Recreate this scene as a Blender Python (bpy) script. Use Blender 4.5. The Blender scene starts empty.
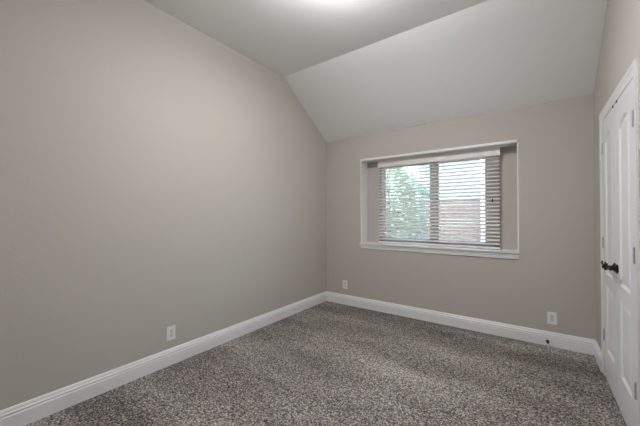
import bpy, bmesh, math, random
from mathutils import Vector, Matrix

random.seed(7)
SC = bpy.context.scene
COL = SC.collection

# ------------------------------------------------------------------ camera
F_PX, YAW, PITCH, ROLL = 297.1, 0.6284, 0.0070, -0.0031
EYE = 1.27
cd = bpy.data.cameras.new('camera')
cd.sensor_fit = 'HORIZONTAL'
cd.sensor_width = 36.0
cd.lens = 36.0 * F_PX / 640.0
cd.clip_start = 0.02
cam = bpy.data.objects.new('camera', cd)
COL.objects.link(cam)
fw = Vector((-math.sin(YAW) * math.cos(PITCH), math.cos(YAW) * math.cos(PITCH), math.sin(PITCH)))
rt = Vector((math.cos(YAW), math.sin(YAW), 0))
up = rt.cross(fw)
r2 = rt * math.cos(ROLL) + up * math.sin(ROLL)
u2 = up * math.cos(ROLL) - rt * math.sin(ROLL)
M = Matrix((r2, u2, -fw)).transposed().to_4x4()
M.translation = (0, 0, EYE)
cam.matrix_world = M
SC.camera = cam

# ------------------------------------------------------------------ world, sun, exposure
SC.view_settings.view_transform = 'Standard'
SC.view_settings.look = 'None'
SC.view_settings.gamma = 1.0
SC.view_settings.use_curve_mapping = False
SC.view_settings.exposure = 0.07
LAMP = 166.0            # radiance of the ceiling lamp's glass
SKY = 1.1
SUN = 1.0
w = bpy.data.worlds.new('sky')
SC.world = w
w.use_nodes = True
nt = w.node_tree
nt.nodes.clear()
sky = nt.nodes.new('ShaderNodeTexSky')
sky.sky_type = 'NISHITA'
sky.sun_disc = False
sky.sun_elevation = math.radians(42)
sky.sun_rotation = math.radians(160)
sky.air_density = 1.0
sky.dust_density = 2.0
bg = nt.nodes.new('ShaderNodeBackground')
bg.inputs['Strength'].default_value = SKY
wo = nt.nodes.new('ShaderNodeOutputWorld')
nt.links.new(sky.outputs[0], bg.inputs[0])
nt.links.new(bg.outputs[0], wo.inputs[0])
sl = bpy.data.lights.new('sun', 'SUN')
sl.energy = SUN
sl.angle = math.radians(0.6)
sl.color = (1.0, 0.95, 0.88)
sun = bpy.data.objects.new('sun', sl)
COL.objects.link(sun)
sun.rotation_euler = Vector((0.30, 0.72, -0.72)).to_track_quat('-Z', 'Y').to_euler()

# ------------------------------------------------------------------ room measures
XL, XR = -2.531, 0.431
YB, YR = 3.634, -1.0
ZB = 2.362                 # knee height of the window wall
FY, FZ = 2.724, 2.994      # fold of the ceiling
WT = 0.14
# recess
RX0, RX1 = -1.938, -0.152
RZ0, RZ1 = 0.872, 2.024
RD = 0.18
YG = YB + RD               # back plane of the recess
# glazed opening in the back of the recess
GX0, GX1, GZ0, GZ1 = -1.735, -0.335, 0.895, 1.985


# ------------------------------------------------------------------ materials
def mat(name, color, rough=0.5, metal=0.0, spec=0.5):
    m = bpy.data.materials.new(name)
    m.use_nodes = True
    b = m.node_tree.nodes['Principled BSDF']
    b.inputs['Base Color'].default_value = (*color, 1)
    b.inputs['Roughness'].default_value = rough
    b.inputs['Metallic'].default_value = metal
    b.inputs['Specular IOR Level'].default_value = spec
    return m


def bumpy(m, scale, strength, dist=0.002, detail=2.0):
    t = m.node_tree
    b = t.nodes['Principled BSDF']
    tc = t.nodes.new('ShaderNodeTexCoord')
    n = t.nodes.new('ShaderNodeTexNoise')
    n.inputs['Scale'].default_value = scale
    n.inputs['Detail'].default_value = detail
    bp = t.nodes.new('ShaderNodeBump')
    bp.inputs['Strength'].default_value = strength
    bp.inputs['Distance'].default_value = dist
    t.links.new(tc.outputs['Object'], n.inputs['Vector'])
    t.links.new(n.outputs['Fac'], bp.inputs['Height'])
    t.links.new(bp.outputs['Normal'], b.inputs['Normal'])
    return m


WALL = bumpy(mat('wall_paint', (0.536, 0.501, 0.452), 0.75, spec=0.3), 55, 0.25, 0.003, 3)
CEIL = bumpy(mat('ceiling_paint', (0.90, 0.90, 0.895), 0.85, spec=0.2), 60, 0.2, 0.003, 3)
TRIM = bumpy(mat('white_trim_paint', (0.88, 0.875, 0.87), 0.35), 30, 0.03, 0.001)
DOOR = bumpy(mat('white_door_paint', (0.87, 0.875, 0.88), 0.38), 90, 0.05, 0.001)
SLAT = bumpy(mat('slat_vinyl', (0.90, 0.855, 0.835), 0.45), 20, 0.03, 0.001)
PLATE = mat('outlet_plastic', (0.88, 0.87, 0.84), 0.35)
INSERT = mat('outlet_insert', (0.74, 0.72, 0.69), 0.35)
SLOT = mat('outlet_slot', (0.03, 0.03, 0.03), 0.6)
BLACK = bumpy(mat('black_iron', (0.012, 0.011, 0.011), 0.42, 0.6), 80, 0.1, 0.001)
NICKEL = mat('hinge_nickel', (0.50, 0.50, 0.50), 0.42, 0.6)
FRAME = mat('window_frame_tan', (0.86, 0.80, 0.765), 0.45)
CORD = mat('cord', (0.72, 0.70, 0.67), 0.8)
TASSEL = mat('tassel_wood', (0.09, 0.035, 0.022), 0.5)
BARK = bumpy(mat('bark', (0.16, 0.12, 0.09), 0.9), 12, 0.5, 0.01)
STEEL = mat('lamp_steel', (0.6, 0.58, 0.55), 0.35, 1.0)


def carpet_mat():
    m = mat('carpet_pile', (0.2, 0.19, 0.18), 0.95, spec=0.1)
    t = m.node_tree
    N, L = t.nodes, t.links
    b = N['Principled BSDF']
    tc = N.new('ShaderNodeTexCoord')
    # yarn tufts
    vo = N.new('ShaderNodeTexVoronoi')
    vo.inputs['Scale'].default_value = 138
    vo.inputs['Randomness'].default_value = 1.0
    L.new(tc.outputs['Object'], vo.inputs['Vector'])
    cr = N.new('ShaderNodeValToRGB')
    e = cr.color_ramp.elements
    e[0].position = 0.0
    e[0].color = (0.045, 0.037, 0.032, 1)
    e[1].position = 1.0
    e[1].color = (0.74, 0.69, 0.64, 1)
    for p, c in ((0.30, (0.11, 0.094, 0.085)), (0.55, (0.26, 0.232, 0.213)), (0.80, (0.47, 0.43, 0.40))):
        k = cr.color_ramp.elements.new(p)
        k.color = (*c, 1)
    sep = N.new('ShaderNodeSeparateColor')
    L.new(vo.outputs['Color'], sep.inputs[0])
    # clumps
    no = N.new('ShaderNodeTexNoise')
    no.inputs['Scale'].default_value = 75
    no.inputs['Detail'].default_value = 4
    L.new(tc.outputs['Object'], no.inputs['Vector'])
    mx = N.new('ShaderNodeMath')
    mx.operation = 'MULTIPLY_ADD'
    mx.inputs[1].default_value = 0.72
    L.new(sep.outputs[0], mx.inputs[0])
    ms = N.new('ShaderNodeMath')
    ms.operation = 'MULTIPLY_ADD'
    ms.inputs[1].default_value = 0.95
    ms.inputs[2].default_value = -0.33
    L.new(no.outputs['Fac'], ms.inputs[0])
    L.new(ms.outputs[0], mx.inputs[2])
    # brushed pile: broad bands where the nap lies another way, plus a painted light pool
    mp = N.new('ShaderNodeMapping')
    mp.inputs['Rotation'].default_value = (0, 0, math.radians(28))
    mp.inputs['Scale'].default_value = (0.75, 2.3, 1)
    L.new(tc.outputs['Object'], mp.inputs['Vector'])
    n2 = N.new('ShaderNodeTexNoise')
    n2.inputs['Scale'].default_value = 1.15
    n2.inputs['Detail'].default_value = 2.5
    L.new(mp.outputs[0], n2.inputs['Vector'])
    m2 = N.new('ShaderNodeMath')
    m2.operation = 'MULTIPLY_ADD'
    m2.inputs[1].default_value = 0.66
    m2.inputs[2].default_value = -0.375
    gm = N.new('ShaderNodeMapping')  # lamp and window light on the mid floor, painted as a paler oval
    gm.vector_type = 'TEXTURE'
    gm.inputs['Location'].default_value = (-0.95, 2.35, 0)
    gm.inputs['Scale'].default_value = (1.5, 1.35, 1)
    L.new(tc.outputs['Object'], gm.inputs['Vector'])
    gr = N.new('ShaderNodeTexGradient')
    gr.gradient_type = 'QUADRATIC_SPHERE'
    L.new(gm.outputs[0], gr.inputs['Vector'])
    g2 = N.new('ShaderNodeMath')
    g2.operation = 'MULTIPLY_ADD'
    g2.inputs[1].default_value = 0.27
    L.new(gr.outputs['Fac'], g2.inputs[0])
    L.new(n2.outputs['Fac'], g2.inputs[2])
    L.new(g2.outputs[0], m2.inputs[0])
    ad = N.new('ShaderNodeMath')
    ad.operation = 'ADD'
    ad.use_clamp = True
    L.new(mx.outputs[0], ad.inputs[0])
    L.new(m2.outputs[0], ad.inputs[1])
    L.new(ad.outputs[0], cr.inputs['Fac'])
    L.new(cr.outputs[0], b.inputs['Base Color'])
    bp = N.new('ShaderNodeBump')
    bp.inputs['Strength'].default_value = 0.7
    bp.inputs['Distance'].default_value = 0.006
    L.new(vo.outputs['Distance'], bp.inputs['Height'])
    bp.invert = True
    L.new(bp.outputs[0], b.inputs['Normal'])
    return m


def glass_mat():
    m = bpy.data.materials.new('window_glass')
    m.use_nodes = True
    t = m.node_tree
    t.nodes.clear()
    o = t.nodes.new('ShaderNodeOutputMaterial')
    mix = t.nodes.new('ShaderNodeMixShader')
    tr = t.nodes.new('ShaderNodeBsdfTransparent')
    tr.inputs[0].default_value = (0.93, 0.97, 0.95, 1)
    gl = t.nodes.new('ShaderNodeBsdfGlossy')
    gl.inputs['Roughness'].default_value = 0.02
    fr = t.nodes.new('ShaderNodeFresnel')
    fr.inputs[0].default_value = 1.35
    t.links.new(fr.outputs[0], mix.inputs[0])
    t.links.new(tr.outputs[0], mix.inputs[1])
    t.links.new(gl.outputs[0], mix.inputs[2])
    t.links.new(mix.outputs[0], o.inputs[0])
    return m


def emit_mat(name, color, strength):
    m = mat(name, (0.9, 0.9, 0.88), 0.3)
    b = m.node_tree.nodes['Principled BSDF']
    b.inputs['Emission Color'].default_value = (*color, 1)
    b.inputs['Emission Strength'].default_value = strength
    return m


def brick_mat():
    m = mat('brick', (0.4, 0.25, 0.2), 0.9)
    t = m.node_tree
    b = t.nodes['Principled BSDF']
    tc = t.nodes.new('ShaderNodeTexCoord')
    mp = t.nodes.new('ShaderNodeMapping')
    mp.inputs['Rotation'].default_value = (math.radians(-90), 0, 0)
    br = t.nodes.new('ShaderNodeTexBrick')
    br.inputs['Scale'].default_value = 1.0
    br.inputs['Brick Width'].default_value = 0.22
    br.inputs['Row Height'].default_value = 0.075
    br.inputs['Mortar Size'].default_value = 0.008
    br.inputs['Color1'].default_value = (0.26, 0.195, 0.18, 1)
    br.inputs['Color2'].default_value = (0.19, 0.145, 0.135, 1)
    br.inputs['Mortar'].default_value = (0.33, 0.31, 0.295, 1)
    t.links.new(tc.outputs['Object'], mp.inputs['Vector'])
    t.links.new(mp.outputs[0], br.inputs['Vector'])
    t.links.new(br.outputs['Color'], b.inputs['Base Color'])
    return m


def leaf_mat(name, c):
    m = mat(name, c, 0.6, spec=0.2)
    t = m.node_tree
    b = t.nodes['Principled BSDF']
    o = t.nodes['Material Output']
    tl = t.nodes.new('ShaderNodeBsdfTranslucent')
    tl.inputs[0].default_value = (*c, 1)
    mix = t.nodes.new('ShaderNodeMixShader')
    mix.inputs[0].default_value = 0.4
    t.links.new(b.outputs[0], mix.inputs[1])
    t.links.new(tl.outputs[0], mix.inputs[2])
    t.links.new(mix.outputs[0], o.inputs[0])
    return m


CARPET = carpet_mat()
GLASS = glass_mat()
BRICK = brick_mat()
GRASS = bumpy(mat('lawn', (0.20, 0.26, 0.15), 0.95), 30, 0.6, 0.02)


# ------------------------------------------------------------------ helpers
def add_box(bm, x0, x1, y0, y1, z0, z1, bevel=0.0):
    vs = [bm.verts.new((x, y, z)) for x in (x0, x1) for y in (y0, y1) for z in (z0, z1)]
    fs = []
    for q in ((0, 1, 3, 2), (4, 6, 7, 5), (0, 4, 5, 1), (2, 3, 7, 6), (0, 2, 6, 4), (1, 5, 7, 3)):
        fs.append(bm.faces.new([vs[i] for i in q]))
    if bevel > 0:
        es = list({e for f in fs for e in f.edges})
        bmesh.ops.bevel(bm, geom=es, offset=bevel, segments=2, affect='EDGES', profile=0.6)


def add_poly_prism(bm, pts, vec):
    """closed polygon pts (3D) extruded by vec"""
    a = [bm.verts.new(p) for p in pts]
    b = [bm.verts.new(Vector(p) + Vector(vec)) for p in pts]
    bm.faces.new(a)
    bm.faces.new(list(reversed(b)))
    n = len(a)
    for i in range(n):
        bm.faces.new((a[i], b[i], b[(i + 1) % n], a[(i + 1) % n]))


def add_tube(bm, pts, radii, seg=10, cap=True):
    pts = [Vector(p) for p in pts]
    if not isinstance(radii, (list, tuple)):
        radii = [radii] * len(pts)
    rings = []
    ref = None
    for i, p in enumerate(pts):
        d = (pts[min(i + 1, len(pts) - 1)] - pts[max(i - 1, 0)]).normalized()
        if ref is None:
            ref = d.orthogonal().normalized()
        ref = (ref - d * ref.dot(d)).normalized()
        o = d.cross(ref)
        rings.append([bm.verts.new(p + (ref * math.cos(2 * math.pi * k / seg) + o * math.sin(2 * math.pi * k / seg)) * radii[i]) for k in range(seg)])
    for a, b in zip(rings, rings[1:]):
        for k in range(seg):
            bm.faces.new((a[k], a[(k + 1) % seg], b[(k + 1) % seg], b[k]))
    if cap:
        bm.faces.new(list(reversed(rings[0])))
        bm.faces.new(rings[-1])


def add_lathe(bm, center, axis, prof, seg=28):
    """prof: (radius, height along axis)"""
    axis = Vector(axis).normalized()
    u = axis.orthogonal().normalized()
    v = axis.cross(u)
    c = Vector(center)
    rings = []
    for r, hgt in prof:
        if r < 1e-6:
            rings.append([bm.verts.new(c + axis * hgt)])
        else:
            rings.append([bm.verts.new(c + axis * hgt + (u * math.cos(2 * math.pi * k / seg) + v * math.sin(2 * math.pi * k / seg)) * r) for k in range(seg)])
    for a, b in zip(rings, rings[1:]):
        for k in range(seg):
            k2 = (k + 1) % seg
            if len(a) == 1 and len(b) == 1:
                continue
            if len(a) == 1:
                bm.faces.new((a[0], b[k2], b[k]))
            elif len(b) == 1:
                bm.faces.new((a[k], a[k2], b[0]))
            else:
                bm.faces.new((a[k], a[k2], b[k2], b[k]))


def obj(name, bm, m, parent=None, smooth=False, loc=None):
    bmesh.ops.recalc_face_normals(bm, faces=bm.faces)
    me = bpy.data.meshes.new(name)
    bm.to_mesh(me)
    bm.free()
    me.materials.append(m)
    if smooth:
        for p in me.polygons:
            p.use_smooth = True
        try:
            me.set_sharp_from_angle(angle=math.radians(38))
        except Exception:
            pass
    o = bpy.data.objects.new(name, me)
    COL.objects.link(o)
    if parent:
        o.parent = parent
    if loc:
        o.location = loc
    return o


def tag(o, label, cat, group=None, kind=None):
    o['label'] = label
    o['category'] = cat
    if group:
        o['group'] = group
    if kind:
        o['kind'] = kind
    return o


def empty(name, loc=(0, 0, 0), rotz=0.0):
    o = bpy.data.objects.new(name, None)
    COL.objects.link(o)
    o.location = loc
    o.rotation_euler = (0, 0, rotz)
    return o


def rel(bm, loc):
    """shift a mesh built in world coordinates so that it sits under a parent at loc"""
    bmesh.ops.translate(bm, verts=bm.verts, vec=-Vector(loc))
    return bm


# ------------------------------------------------------------------ room shell
bm = bmesh.new()
add_box(bm, XL - WT, XR + WT, YR - WT, YB + 0.02, -0.10, 0.0)
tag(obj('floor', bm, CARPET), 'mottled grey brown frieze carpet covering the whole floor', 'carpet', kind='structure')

# ceiling: flat part and the sloped part, one solid with a profile in the YZ plane
bm = bmesh.new()
sl_dir = Vector((0, YB - FY, ZB - FZ)).normalized()
yo = YB + 0.3
zo = FZ + (ZB - FZ) / (YB - FY) * (yo - FY)
prof = [(YR - WT, FZ), (FY, FZ), (yo, zo), (yo, zo + 0.16), (FY + 0.05, FZ + 0.14), (YR - WT, FZ + 0.14)]
add_poly_prism(bm, [(XL - WT, y, z) for y, z in prof], (XR - XL + 2 * WT, 0, 0))
tag(obj('ceiling', bm, CEIL), 'white painted ceiling, flat then sloping down to the window wall', 'ceiling', kind='structure')

bm = bmesh.new()
add_box(bm, XL - WT, XL, YR - WT, YB + WT, -0.1, FZ + 0.08)
tag(obj('wall_left', bm, WALL), 'long plain greige wall at the left, under the sloped ceiling', 'wall', kind='structure')

bm = bmesh.new()
add_box(bm, XL - WT, XR + WT, YR - WT, YR, -0.1, FZ + 0.08)
tag(obj('wall_rear', bm, WALL), 'plain greige wall behind the camera', 'wall', kind='structure')

# window wall with the drywall box of the window niche
bm = bmesh.new()
yo = YG + 0.12
zt = ZB + 0.10
add_box(bm, XL - 0.02, RX0, YB, yo, -0.1, zt)
add_box(bm, RX1, XR + 0.02, YB, yo, -0.1, zt)
add_box(bm, RX0, RX1, YB, yo, -0.1, RZ0)
add_box(bm, RX0, RX1, YB, yo, RZ1, zt)
add_box(bm, RX0, GX0, YG, yo, RZ0, RZ1)
add_box(bm, GX1, RX1, YG, yo, RZ0, RZ1)
add_box(bm, GX0, GX1, YG, yo, RZ0, GZ0)
add_box(bm, GX0, GX1, YG, yo, GZ1, RZ1)
tag(obj('wall_back', bm, WALL), 'greige window wall with the recessed window niche', 'wall', kind='structure')

# right wall with the shallow closet opening
DY0, DY1, DZ = 2.275, 3.215, 2.012       # rough opening
DX = XR - 0.002                          # face of the door leaves
bm = bmesh.new()
add_box(bm, XR, XR + WT, YR - WT, DY0, -0.1, FZ + 0.08)
add_box(bm, XR, XR + WT, DY1, YB + WT, -0.1, FZ + 0.08)
add_box(bm, XR, XR + WT, DY0, DY1, DZ, FZ + 0.08)
add_box(bm, XR + 0.06, XR + WT, DY0, DY1, -0.1, DZ)
tag(obj('wall_right', bm, WALL), 'narrow strip of greige wall around the white double doors', 'wall', kind='structure')

# ------------------------------------------------------------------ baseboards
BASE = [(0.0, 0.0), (0.016, 0.0), (0.016, 0.090), (0.0125, 0.093), (0.0125, 0.099), (0.0145, 0.101),
        (0.0145, 0.108), (0.009, 0.116), (0.009, 0.121), (0.007, 0.129), (0.003, 0.136), (0.0, 0.137)]


def baseboard(name, a, b, n, label, m0=0.0, m1=0.0):
    """a, b: ends on the wall (xy), n: direction into the room; m0/m1 = 1 mitres an inside corner"""
    bm = bmesh.new()
    a, b, n = Vector((*a, 0)), Vector((*b, 0)), Vector((*n, 0))
    d = (b - a).normalized()
    A = [bm.verts.new(a + n * t + d * (t * m0) + Vector((0, 0, z))) for t, z in BASE]
    B = [bm.verts.new(b + n * t - d * (t * m1) + Vector((0, 0, z))) for t, z in BASE]
    bm.faces.new(A)
    bm.faces.new(list(reversed(B)))
    k = len(A)
    for i in range(k):
        bm.faces.new((A[i], B[i], B[(i + 1) % k], A[(i + 1) % k]))
    return tag(obj(name, bm, TRIM), label, 'baseboard', kind='structure')


baseboard('baseboard_left', (XL, YR), (XL, YB), (1, 0), 'white stepped baseboard along the long left wall', 1, 1)
baseboard('baseboard_back', (XL, YB), (XR, YB), (0, -1), 'white stepped baseboard below the window', 1, 1)
baseboard('baseboard_right', (XR, YB), (XR, 3.283), (-1, 0), 'short white baseboard between corner and door casing', 1, 0)
baseboard('baseboard_right.001', (XR, 2.207), (XR, YR), (-1, 0), 'white baseboard on the right wall before the doors', 0, 1)
baseboard('baseboard_rear', (XR, YR), (XL, YR), (0, 1), 'white baseboard on the wall behind the camera', 1, 1)

# ------------------------------------------------------------------ closet door casing (mitred sweep)
CAS = [(0.0, 0.0), (0.0, 0.003), (0.010, 0.004), (0.040, 0.0055), (0.046, 0.008), (0.062, 0.0105), (0.069, 0.010), (0.070, 0.0)]
bm = bmesh.new()
iy0, iy1, iz = DY0 + 0.003, DY1 - 0.003, DZ - 0.003
rows = []
for o_, t in CAS:
    x = XR - t
    rows.append([bm.verts.new(p) for p in ((x, iy0 - o_, 0), (x, iy0 - o_, iz + o_), (x, iy1 + o_, iz + o_), (x, iy1 + o_, 0))])
for a, b in zip(rows, rows[1:]):
    for k in range(3):
        bm.faces.new((a[k], a[k + 1], b[k + 1], b[k]))
tag(obj('trim_1', bm, TRIM), 'white moulded casing around the double doors', 'door casing', kind='structure')
# jamb
bm = bmesh.new()
add_box(bm, XR + 0.010, XR + 0.06, DY0, DY0 + 0.006, 0, DZ)
add_box(bm, XR + 0.010, XR + 0.06, DY1 - 0.006, DY1, 0, DZ)
add_box(bm, XR + 0.010, XR + 0.06, DY0, DY1, DZ - 0.006, DZ)
tag(obj('trim_2', bm, TRIM), 'white jamb lining the double door opening', 'door jamb', kind='structure')


# ------------------------------------------------------------------ door leaves
def offset_loop(pts, d):
    n = len(pts)
    out = []
    for i in range(n):
        p0, p1, p2 = Vector(pts[i - 1]), Vector(pts[i]), Vector(pts[(i + 1) % n])
        e1, e2 = (p1 - p0).normalized(), (p2 - p1).normalized()
        n1, n2 = Vector((-e1.y, e1.x)), Vector((-e2.y, e2.x))
        b = (n1 + n2)
        b = b / max(b.dot(n1), 1e-4)
        out.append((p1.x + b.x * d, p1.y + b.y * d))
    return out


def door_leaf(name, y0, y1, hinge_at_low, label):
    z0, z1 = 0.012, 2.0035
    loc = Vector((DX, y0 if hinge_at_low else y1, z0))
    root_bm = bmesh.new()
    T = 0.034

    def V(a, z, d):
        return root_bm.verts.new((DX + d, a, z))
    outer = [(y0, z0), (y1, z0), (y1, z1), (y0, z1)]
    st = 0.098
    lo = [(y0 + st, 0.235), (y1 - st, 0.235), (y1 - st, 0.735), (y0 + st, 0.735)]
    # upper panel: sides, shoulders, flat arch
    ya, yb_ = y0 + st, y1 - st
    sp, rise = 1.815, 0.062
    upr = [(ya, 0.815), (yb_, 0.815)]
    for k in range(13):
        a = k / 12.0
        y = yb_ + (ya - yb_) * a
        upr.append((y, sp + rise * math.sin(math.pi * a) ** 0.8 if 0 < k < 12 else sp))
    edges = []
    ov = [V(a, z, 0) for a, z in outer]
    edges += [root_bm.edges.new((ov[i], ov[(i + 1) % 4])) for i in range(4)]
    rings = []
    for loop in (lo, upr):
        vs = [V(a, z, 0) for a, z in loop]
        edges += [root_bm.edges.new((vs[i], vs[(i + 1) % len(vs)])) for i in range(len(vs))]
        rings.append((loop, vs))
    bmesh.ops.triangle_fill(root_bm, edges=edges, use_beauty=True)
    for f in [f for f in root_bm.faces if any(
            all(l[0] - 1e-6 <= v.co.y <= l[1] + 1e-6 and l[2] - 1e-6 <= v.co.z <= l[3] + 1e-6 for v in f.verts)
            for l in ((ya, yb_, 0.235, 0.735), (ya, yb_, 0.815, 1.9)))]:
        root_bm.faces.remove(f)
    for loop, vs in rings:
        prev = vs
        for ins, dep in ((0.004, 0.002), (0.014, 0.011), (0.022, 0.011), (0.050, 0.003), (0.056, 0.003)):
            cur = [V(a, z, dep) for a, z in offset_loop(loop, ins)]
            for i in range(len(cur)):
                j = (i + 1) % len(cur)
                root_bm.faces.new((prev[i], prev[j], cur[j], cur[i]))
            prev = cur
        root_bm.faces.new(prev)
    bk = [V(a, z, T) for a, z in outer]
    root_bm.faces.new(bk)
    for i in range(4):
        j = (i + 1) % 4
        root_bm.faces.new((ov[i], ov[j], bk[j], bk[i]))
    rel(root_bm, loc)
    d = obj(name, root_bm, DOOR, loc=loc)
    tag(d, label, 'door', kind='structure')
    # hinges
    for hz in (0.322, 1.047, 1.786):
        b = bmesh.new()
        hy = y0 + 0.000 if hinge_at_low else y1
        s = 1 if hinge_at_low else -1
        for k in range(3):
            zz = hz - 0.042 + k * 0.028
            add_tube(b, [(DX - 0.003, hy, zz + 0.0008), (DX - 0.003, hy, zz + 0.0272)], 0.0050, 10)
        add_tube(b, [(DX - 0.003, hy, hz - 0.045), (DX - 0.003, hy, hz + 0.045)], 0.003, 8)
        add_box(b, DX - 0.0015, DX + 0.001, min(hy, hy + s * 0.008), max(hy, hy + s * 0.008), hz - 0.042, hz + 0.042)
        obj('hinge', rel(b, loc), NICKEL, d, smooth=True)
    # ball catch in the head
    cy = (y1 - 0.055) if hinge_at_low else (y0 + 0.055)
    b = bmesh.new()
    add_box(b, DX - 0.004, DX + 0.012, cy - 0.012, cy + 0.012, z1 - 0.010, z1 + 0.004, 0.002)
    obj('ball_catch', rel(b, loc), BLACK, d)
    # lever handle, scrolled
    ly = (y1 - 0.035) if hinge_at_low else (y0 + 0.035)
    s = -1 if hinge_at_low else 1            # levers point away from the meeting edge
    hz = 0.912
    b = bmesh.new()
    add_lathe(b, (DX, ly, hz), (-1, 0, 0), [(0.0, 0.0), (0.029, 0.0), (0.031, 0.004), (0.027, 0.008), (0.022, 0.009), (0.019, 0.013), (0.012, 0.015), (0.010, 0.050), (0.013, 0.054), (0.013, 0.064), (0.0, 0.068)])
    hd = obj('lever_handle', rel(b, loc), BLACK, d, smooth=True)
    hd['label'] = 'black scrolled lever handle'
    b = bmesh.new()
    x = DX - 0.050
    pts, rad = [], []
    for k in range(11):
        t = k / 10.0
        pts.append((x + 0.004 * math.sin(t * 3.1), ly + s * 0.108 * t, hz + 0.005 * math.sin(t * math.pi * 1.6) + 0.010 * t))
        rad.append(0.0095 - 0.0035 * t)
    cx, cz = pts[-1][1], pts[-1][2] + 0.011
    for k in range(1, 9):
        a = -math.pi / 2 + k * 0.62
        rr = 0.011 - k * 0.0007
        pts.append((x, cx + s * rr * math.cos(a), cz + rr * math.sin(a)))
        rad.append(0.0058 - k * 0.0003)
    add_tube(b, pts, rad, 10)
    # short scroll rising behind the hub
    pts = []
    for k in range(8):
        a = -math.pi / 2 + k * 0.55
        pts.append((x, ly - s * (0.004 + 0.014 * math.cos(a)), hz + 0.017 + 0.014 * math.sin(a)))
    add_tube(b, pts, [0.0075 - k * 0.0005 for k in range(8)], 8)
    obj('lever', rel(b, Vector(loc)), BLACK, hd, smooth=True)
    return d


ymid = (DY0 + DY1) / 2
door_leaf('door_1', ymid + 0.002, DY1 - 0.010, False, 'narrow white two-panel door leaf next to the room corner')
door_leaf('door_2', DY0 + 0.010, ymid - 0.002, True, 'narrow white two-panel door leaf nearest the camera')

# ------------------------------------------------------------------ window niche: liner, sill
bm = bmesh.new()
LT = 0.013
yf, yb2 = YB - 0.004, YG + 0.001
zs = 0.890
add_box(bm, RX0 - 0.012, RX0 + 0.001, yf, YG + 0.0005, zs, RZ1 + 0.012, 0.002)
add_box(bm, RX1 - 0.001, RX1 + 0.012, yf, YG + 0.0005, zs, RZ1 + 0.012, 0.002)
add_box(bm, RX0 - 0.012, RX1 + 0.012, yf, YG + 0.0005, RZ1 - 0.016, RZ1 + 0.012, 0.002)
tag(obj('trim_3', bm, TRIM), 'white trim edging the sides and top of the window niche', 'window trim', kind='structure')
bm = bmesh.new()
add_box(bm, RX0 - 0.016, RX1 + 0.016, YB - 0.034, YB + 0.001, 0.873, zs, 0.004)
add_box(bm, RX0 + 0.001, RX1 - 0.001, YB - 0.012, YG + 0.004, 0.868, zs)
add_box(bm, RX0 - 0.012, RX1 + 0.012, YB - 0.017, YB + 0.001, 0.843, 0.868, 0.003)
add_box(bm, RX0 - 0.010, RX1 + 0.010, YB - 0.013, YB + 0.001, 0.814, 0.838, 0.003)
add_box(bm, RX0 - 0.008, RX1 + 0.008, YB - 0.008, YB + 0.001, 0.816, 0.875)
tag(obj('trim_4', bm, TRIM), 'white window sill with a stepped apron under it', 'window sill', kind='structure')

# ------------------------------------------------------------------ window unit: two sliding sashes
wy = YG + 0.035
win = empty('window_1', ((GX0 + GX1) / 2, wy, GZ0))
tag(win, 'two-pane sliding window in tan frame behind white blinds', 'window', kind='structure')
L0 = win.location.copy()
bm = bmesh.new()
fwid = 0.034
add_box(bm, GX0, GX0 + fwid, wy - 0.01, wy + 0.06, GZ0, GZ1)
add_box(bm, GX1 - fwid, GX1, wy - 0.01, wy + 0.06, GZ0, GZ1)
add_box(bm, GX0, GX1, wy - 0.01, wy + 0.06, GZ0, GZ0 + 0.035)
add_box(bm, GX0, GX1, wy - 0.01, wy + 0.06, GZ1 - 0.035, GZ1)
obj('window_frame', rel(bm, L0), FRAME, win)
xm = -1.015
for (a, b_, yy) in ((GX0 + fwid, xm + 0.035, wy + 0.03), (xm - 0.068, GX1 - fwid, wy + 0.004)):
    bm = bmesh.new()
    e = 0.034
    t = 0.022
    left_e = 0.012 if a < -1.5 else 0.068
    right_e = 0.07 if a < -1.5 else 0.10
    add_box(bm, a, a + left_e, yy, yy + t, GZ0 + 0.03, GZ1 - 0.03)
    add_box(bm, b_ - right_e, b_, yy, yy + t, GZ0 + 0.03, GZ1 - 0.03)
    add_box(bm, a, b_, yy, yy + t, GZ0 + 0.03, GZ0 + 0.03 + e)
    add_box(bm, a, b_, yy, yy + t, GZ1 - 0.03 - e, GZ1 - 0.03)
    s_ = obj('sash', rel(bm, L0), FRAME, win)
    bm = bmesh.new()
    add_box(bm, a + left_e - 0.005, b_ - right_e + 0.005, yy + 0.009, yy + 0.013, GZ0 + 0.03 + e - 0.005, GZ1 - 0.025 - e)
    obj('glass_pane', rel(bm, L0), GLASS, s_)

# ------------------------------------------------------------------ venetian blind
BX0, BX1 = -1.733, -0.318
by = YG - 0.046
bl = empty('window_blind', ((BX0 + BX1) / 2, by, 0.892))
tag(bl, 'white two-inch venetian blind hanging in the window niche', 'blind')
L0 = bl.location.copy()
bm = bmesh.new()
add_box(bm, BX0 + 0.01, BX1 - 0.01, by - 0.024, YG - 0.001, 1.955, 2.006)
obj('headrail', rel(bm, L0), SLAT, bl)
bm = bmesh.new()
vy = by - 0.038
add_poly_prism(bm, [(BX0 - 0.004, vy + 0.010, 1.908), (BX0 - 0.004, vy + 0.002, 1.908), (BX0 - 0.004, vy - 0.004, 1.914), (BX0 - 0.004, vy - 0.004, 1.926),
                    (BX0 - 0.004, vy, 1.934), (BX0 - 0.004, vy, 1.992), (BX0 - 0.004, vy - 0.004, 1.996), (BX0 - 0.004, vy - 0.004, 2.006),
                    (BX0 - 0.004, vy + 0.010, 2.006)], (BX1 - BX0 + 0.012, 0, 0))
obj('valance', rel(bm, L0), SLAT, bl)
NS = 24
zb_, zt_ = 0.950, 1.895
TILT = math.radians(24)
slat_me = None
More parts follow.
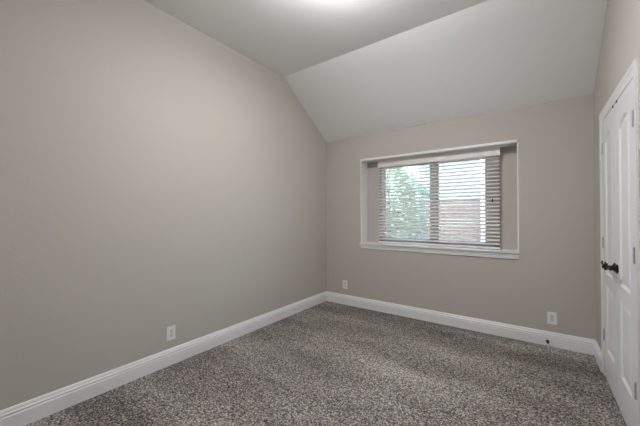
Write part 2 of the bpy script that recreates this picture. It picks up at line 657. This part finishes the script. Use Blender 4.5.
for k in range(NS):
    z = zb_ + (zt_ - zb_) * k / (NS - 1)
    if slat_me is None:
        bm = bmesh.new()
        pro = []
        for j in range(7):
            t = -1 + 2 * j / 6.0
            pro.append((t * 0.0252, 0.0022 * (1 - t * t)))
        ring = [(y, q + 0.0014) for y, q in pro] + [(y, q - 0.0014) for y, q in reversed(pro)]
        ring = [(y * math.cos(TILT) - q * math.sin(TILT), y * math.sin(TILT) + q * math.cos(TILT)) for y, q in ring]
        add_poly_prism(bm, [(BX0 - (BX0 + BX1) / 2, y, q) for y, q in ring], (BX1 - BX0, 0, 0))
        o = obj('slat', bm, SLAT, bl)
        slat_me = o.data
    else:
        o = bpy.data.objects.new('slat', slat_me)
        COL.objects.link(o)
        o.parent = bl
    o.location = (0, 0, z - L0.z)
bm = bmesh.new()
add_box(bm, BX0, BX1, by - 0.026, by + 0.026, 0.893, 0.914, 0.004)
obj('bottom_rail', rel(bm, L0), SLAT, bl)
for x in (-1.60, -1.03, -0.455):
    bm = bmesh.new()
    for yy in (by - 0.026, by + 0.026):
        add_tube(bm, [(x, yy, 0.905), (x, yy, 1.96)], 0.0011, 6)
    add_tube(bm, [(x + 0.008, by, 0.905), (x + 0.008, by, 1.96)], 0.0010, 6)
    for k in range(NS):
        z = zb_ + (zt_ - zb_) * k / (NS - 1)
        add_tube(bm, [(x, by - 0.026, z - 0.012), (x, by + 0.026, z + 0.006)], 0.0007, 4)
    obj('ladder_cord', rel(bm, L0), CORD, bl)
# lift cord with tassel, at the right
bm = bmesh.new()
add_tube(bm, [(-0.383, vy - 0.006, 1.93), (-0.383, vy - 0.006, 1.44)], 0.0011, 6)
cdo = obj('lift_cord', rel(bm, L0), CORD, bl)
bm = bmesh.new()
add_lathe(bm, (-0.383, vy - 0.006, 1.405), (0, 0, 1), [(0.0, 0), (0.008, 0.001), (0.0085, 0.010), (0.006, 0.028), (0.003, 0.040), (0.0, 0.041)], 14)
ta = obj('tassel', rel(bm, L0), TASSEL, cdo, smooth=True)
ta['label'] = 'small dark brown cord tassel'
# tilt wand, at the left
bm = bmesh.new()
add_tube(bm, [(-1.655, vy - 0.008, 1.93), (-1.655, vy - 0.008, 1.30)], 0.0035, 8)
obj('tilt_wand', rel(bm, L0), SLAT, bl, smooth=True)
# hold-down bracket at the right foot
bm = bmesh.new()
add_box(bm, BX1, BX1 + 0.004, by - 0.028, by + 0.010, 0.891, 0.935)
add_box(bm, BX1, BX1 + 0.014, by - 0.028, by + 0.010, 0.8905, 0.894)
br_ = obj('hold_down_bracket', rel(bm, L0), NICKEL, bl)


# ------------------------------------------------------------------ wall outlets
def outlet(loc, rotz, label):
    """built facing -Y, plate 70 x 115 mm, origin at the plate's centre on the wall"""
    o = empty('wall_outlet', loc, rotz)
    tag(o, label, 'outlet', 'wall outlets above the baseboards')
    b = bmesh.new()
    add_box(b, -0.036, 0.036, -0.006, 0.0, -0.0585, 0.0585, 0.0028)
    obj('cover_plate', b, PLATE, o)
    b = bmesh.new()
    add_box(b, -0.0172, 0.0172, -0.0085, -0.004, -0.034, 0.034, 0.0015)
    r = obj('receptacle', b, INSERT, o)
    for z in (-0.017, 0.017):
        b = bmesh.new()
        add_box(b, -0.0075, -0.0052, -0.0089, -0.0080, z - 0.002, z + 0.006)
        add_box(b, 0.0052, 0.0075, -0.0089, -0.0080, z - 0.001, z + 0.006)
        add_lathe(b, (0, -0.0080, z - 0.007), (0, -1, 0), [(0.0026, 0), (0.0026, 0.0009), (0, 0.0009)], 10)
        obj('socket_slots', b, SLOT, r)
    for z in (-0.048, 0.048):
        b = bmesh.new()
        add_lathe(b, (0, -0.0055, z), (0, -1, 0), [(0.0036, 0), (0.0034, 0.0012), (0, 0.0016)], 12)
        obj('screw', b, PLATE, o)
    return o


outlet((0.119, YB, 0.271), 0, 'white wall outlet below the window wall near the doors')
outlet((-2.202, YB, 0.281), 0, 'white wall outlet on the window wall near the far left corner')
outlet((XL, 1.310, 0.266), math.radians(90), 'white wall outlet low on the long left wall')

# ------------------------------------------------------------------ door stop on the baseboard
ds = empty('door_stop', (0.083, YB - 0.0155, 0.046))
tag(ds, 'small black door stop on the baseboard under the right outlet', 'door stop')
bm = bmesh.new()
add_lathe(bm, (0, 0, 0), (0, -1, 0), [(0.0, 0), (0.013, 0), (0.013, 0.004), (0.006, 0.007), (0.006, 0.032), (0.0, 0.033)], 18)
obj('stem', bm, BLACK, ds, smooth=True)
bm = bmesh.new()
add_lathe(bm, (0, 0, 0), (0, -1, 0), [(0.0, 0.030), (0.010, 0.030), (0.0115, 0.034), (0.0105, 0.042), (0.007, 0.045), (0.0, 0.046)], 18)
obj('rubber_tip', bm, SLOT, ds, smooth=True)


# ------------------------------------------------------------------ lamps (above and behind the frame)
def lit(name, strength):
    return emit_mat(name, (0.968, 0.982, 1.0), strength)


lp = empty('ceiling_lamp', (-0.98, 1.54, FZ))
tag(lp, 'lit glass bowl lamp close under the middle of the flat ceiling', 'ceiling lamp')
b = bmesh.new()
add_lathe(b, (0, 0, 0), (0, 0, -1), [(0.0, 0), (0.060, 0), (0.062, 0.006), (0.050, 0.014), (0.010, 0.016), (0.010, 0.155), (0.0, 0.155)], 32)
obj('canopy', b, STEEL, lp, smooth=True)
b = bmesh.new()
pr = [(0.0, 0.145), (0.130, 0.130), (0.138, 0.130), (0.140, 0.134)] + [(0.138 * math.cos(a), 0.136 + 0.055 * math.sin(a)) for a in [i * math.pi / 2 / 8 for i in range(1, 8)]] + [(0.0, 0.191)]
add_lathe(b, (0, 0, 0), (0, 0, -1), pr, 40)
obj('glass_shade', b, lit('lit_glass_bowl', LAMP), lp, smooth=True)

# ------------------------------------------------------------------ outside, seen through the slats
bm = bmesh.new()
add_box(bm, -16, 10, YG + 0.13, 26, -0.25, -0.12)
tag(obj('ground', bm, GRASS), 'lawn outside the window', 'lawn', kind='structure')

bw = empty('brick_wall', (-0.4, 8.1, -0.13))
tag(bw, 'pinkish brick garden wall outside, behind the right half of the blind', 'brick wall')
L0 = bw.location.copy()
bm = bmesh.new()
add_box(bm, -2.35, 2.4, 8.0, 8.2, -0.14, 1.62)
obj('masonry', rel(bm, L0), BRICK, bw)
bm = bmesh.new()
add_box(bm, -2.38, 2.4, 7.97, 8.23, 1.62, 1.68, 0.01)
obj('coping', rel(bm, L0), mat('coping_stone', (0.36, 0.35, 0.34), 0.9), bw)

po = empty('porch_post', (-0.975, 7.7, -0.13))
tag(po, 'slim white post outside, behind the right part of the blind', 'post')
L0 = po.location.copy()
bm = bmesh.new()
add_box(bm, -1.02, -0.92, 7.65, 7.75, -0.13, 3.2, 0.006)
obj('shaft', rel(bm, L0), TRIM, po)
bm = bmesh.new()
add_box(bm, -1.05, -0.89, 7.62, 7.78, -0.13, 0.06, 0.01)
obj('base', rel(bm, L0), TRIM, po)
bm = bmesh.new()
add_box(bm, -1.04, -0.90, 7.63, 7.77, 3.1, 3.2, 0.01)
obj('cap', rel(bm, L0), TRIM, po)


nh = empty('neighbour_house', (-1.0, 15.5, -0.13))
tag(nh, 'pale blue sided house beyond the brick garden wall', 'house')
L0 = nh.location.copy()


def siding_mat():
    m = mat('blue_siding', (0.30, 0.335, 0.385), 0.7)
    t = m.node_tree
    tc = t.nodes.new('ShaderNodeTexCoord')
    wv = t.nodes.new('ShaderNodeTexWave')
    wv.bands_direction = 'Z'
    wv.wave_profile = 'SAW'
    wv.inputs['Scale'].default_value = 1.6
    bp = t.nodes.new('ShaderNodeBump')
    bp.inputs['Strength'].default_value = 0.5
    bp.inputs['Distance'].default_value = 0.02
    t.links.new(tc.outputs['Object'], wv.inputs['Vector'])
    t.links.new(wv.outputs['Fac'], bp.inputs['Height'])
    t.links.new(bp.outputs[0], t.nodes['Principled BSDF'].inputs['Normal'])
    return m


bm = bmesh.new()
add_box(bm, -4.1, 2.2, 13.0, 18.0, -0.14, 3.7)
obj('wall', rel(bm, L0), siding_mat(), nh)
bm = bmesh.new()
add_poly_prism(bm, [(-4.5, 12.6, 3.7), (-4.5, 18.4, 3.7), (-4.5, 15.5, 5.4)], (7.1, 0, 0))
obj('roof', rel(bm, L0), mat('roof_shingle', (0.20, 0.19, 0.19), 0.9), nh)

def shrub(x, y, hgt, rad, n, m, label, name='leafy_tree'):
    o = empty(name, (x, y, -0.13))
    tag(o, label, 'tree', 'trees outside the window')
    b = bmesh.new()
    add_tube(b, [(0, 0, 0), (0.03, 0.02, hgt * 0.3), (-0.02, 0.0, hgt * 0.62)], [0.06, 0.05, 0.03], 8)
    for a in range(5):
        an = a * 1.256
        add_tube(b, [(0.02, 0.01, hgt * (0.2 + 0.06 * a)), (math.cos(an) * rad * 0.6, math.sin(an) * rad * 0.6, hgt * (0.45 + 0.08 * a))], [0.03, 0.012], 6)
    obj('trunk', b, BARK, o)
    b = bmesh.new()
    for i in range(n):
        while True:
            p = Vector((random.uniform(-1, 1), random.uniform(-1, 1), random.uniform(-1, 1)))
            if 0.25 < p.length < 1 and random.random() < p.length:
                break
        k = 0.85 + 0.15 * math.sin(5 * p.x + 3 * p.z)
        c = Vector((p.x * rad * k, p.y * rad * k, hgt * 0.55 + p.z * hgt * 0.48 * k))
        q = Matrix.Rotation(random.uniform(0, 6.28), 3, 'Z') @ Matrix.Rotation(random.uniform(-1.2, 1.2), 3, 'X')
        s = random.uniform(0.035, 0.065)
        vs = [b.verts.new(c + q @ Vector(v) * s) for v in ((-1.3, 0, 0), (-0.3, -0.55, 0.15), (1.3, 0, 0), (-0.3, 0.55, 0.15))]
        b.faces.new(vs)
    obj('foliage', b, m, o)


shrub(-3.75, 8.9, 3.4, 1.15, 7000, leaf_mat('leaf_pale', (0.50, 0.57, 0.46)), 'pale green leafy tree outside, behind the left half of the blind')
shrub(-3.75, 11.4, 3.0, 1.0, 4500, leaf_mat('leaf_mint', (0.46, 0.57, 0.50)), 'mint green leafy tree outside, beside the window mullion')
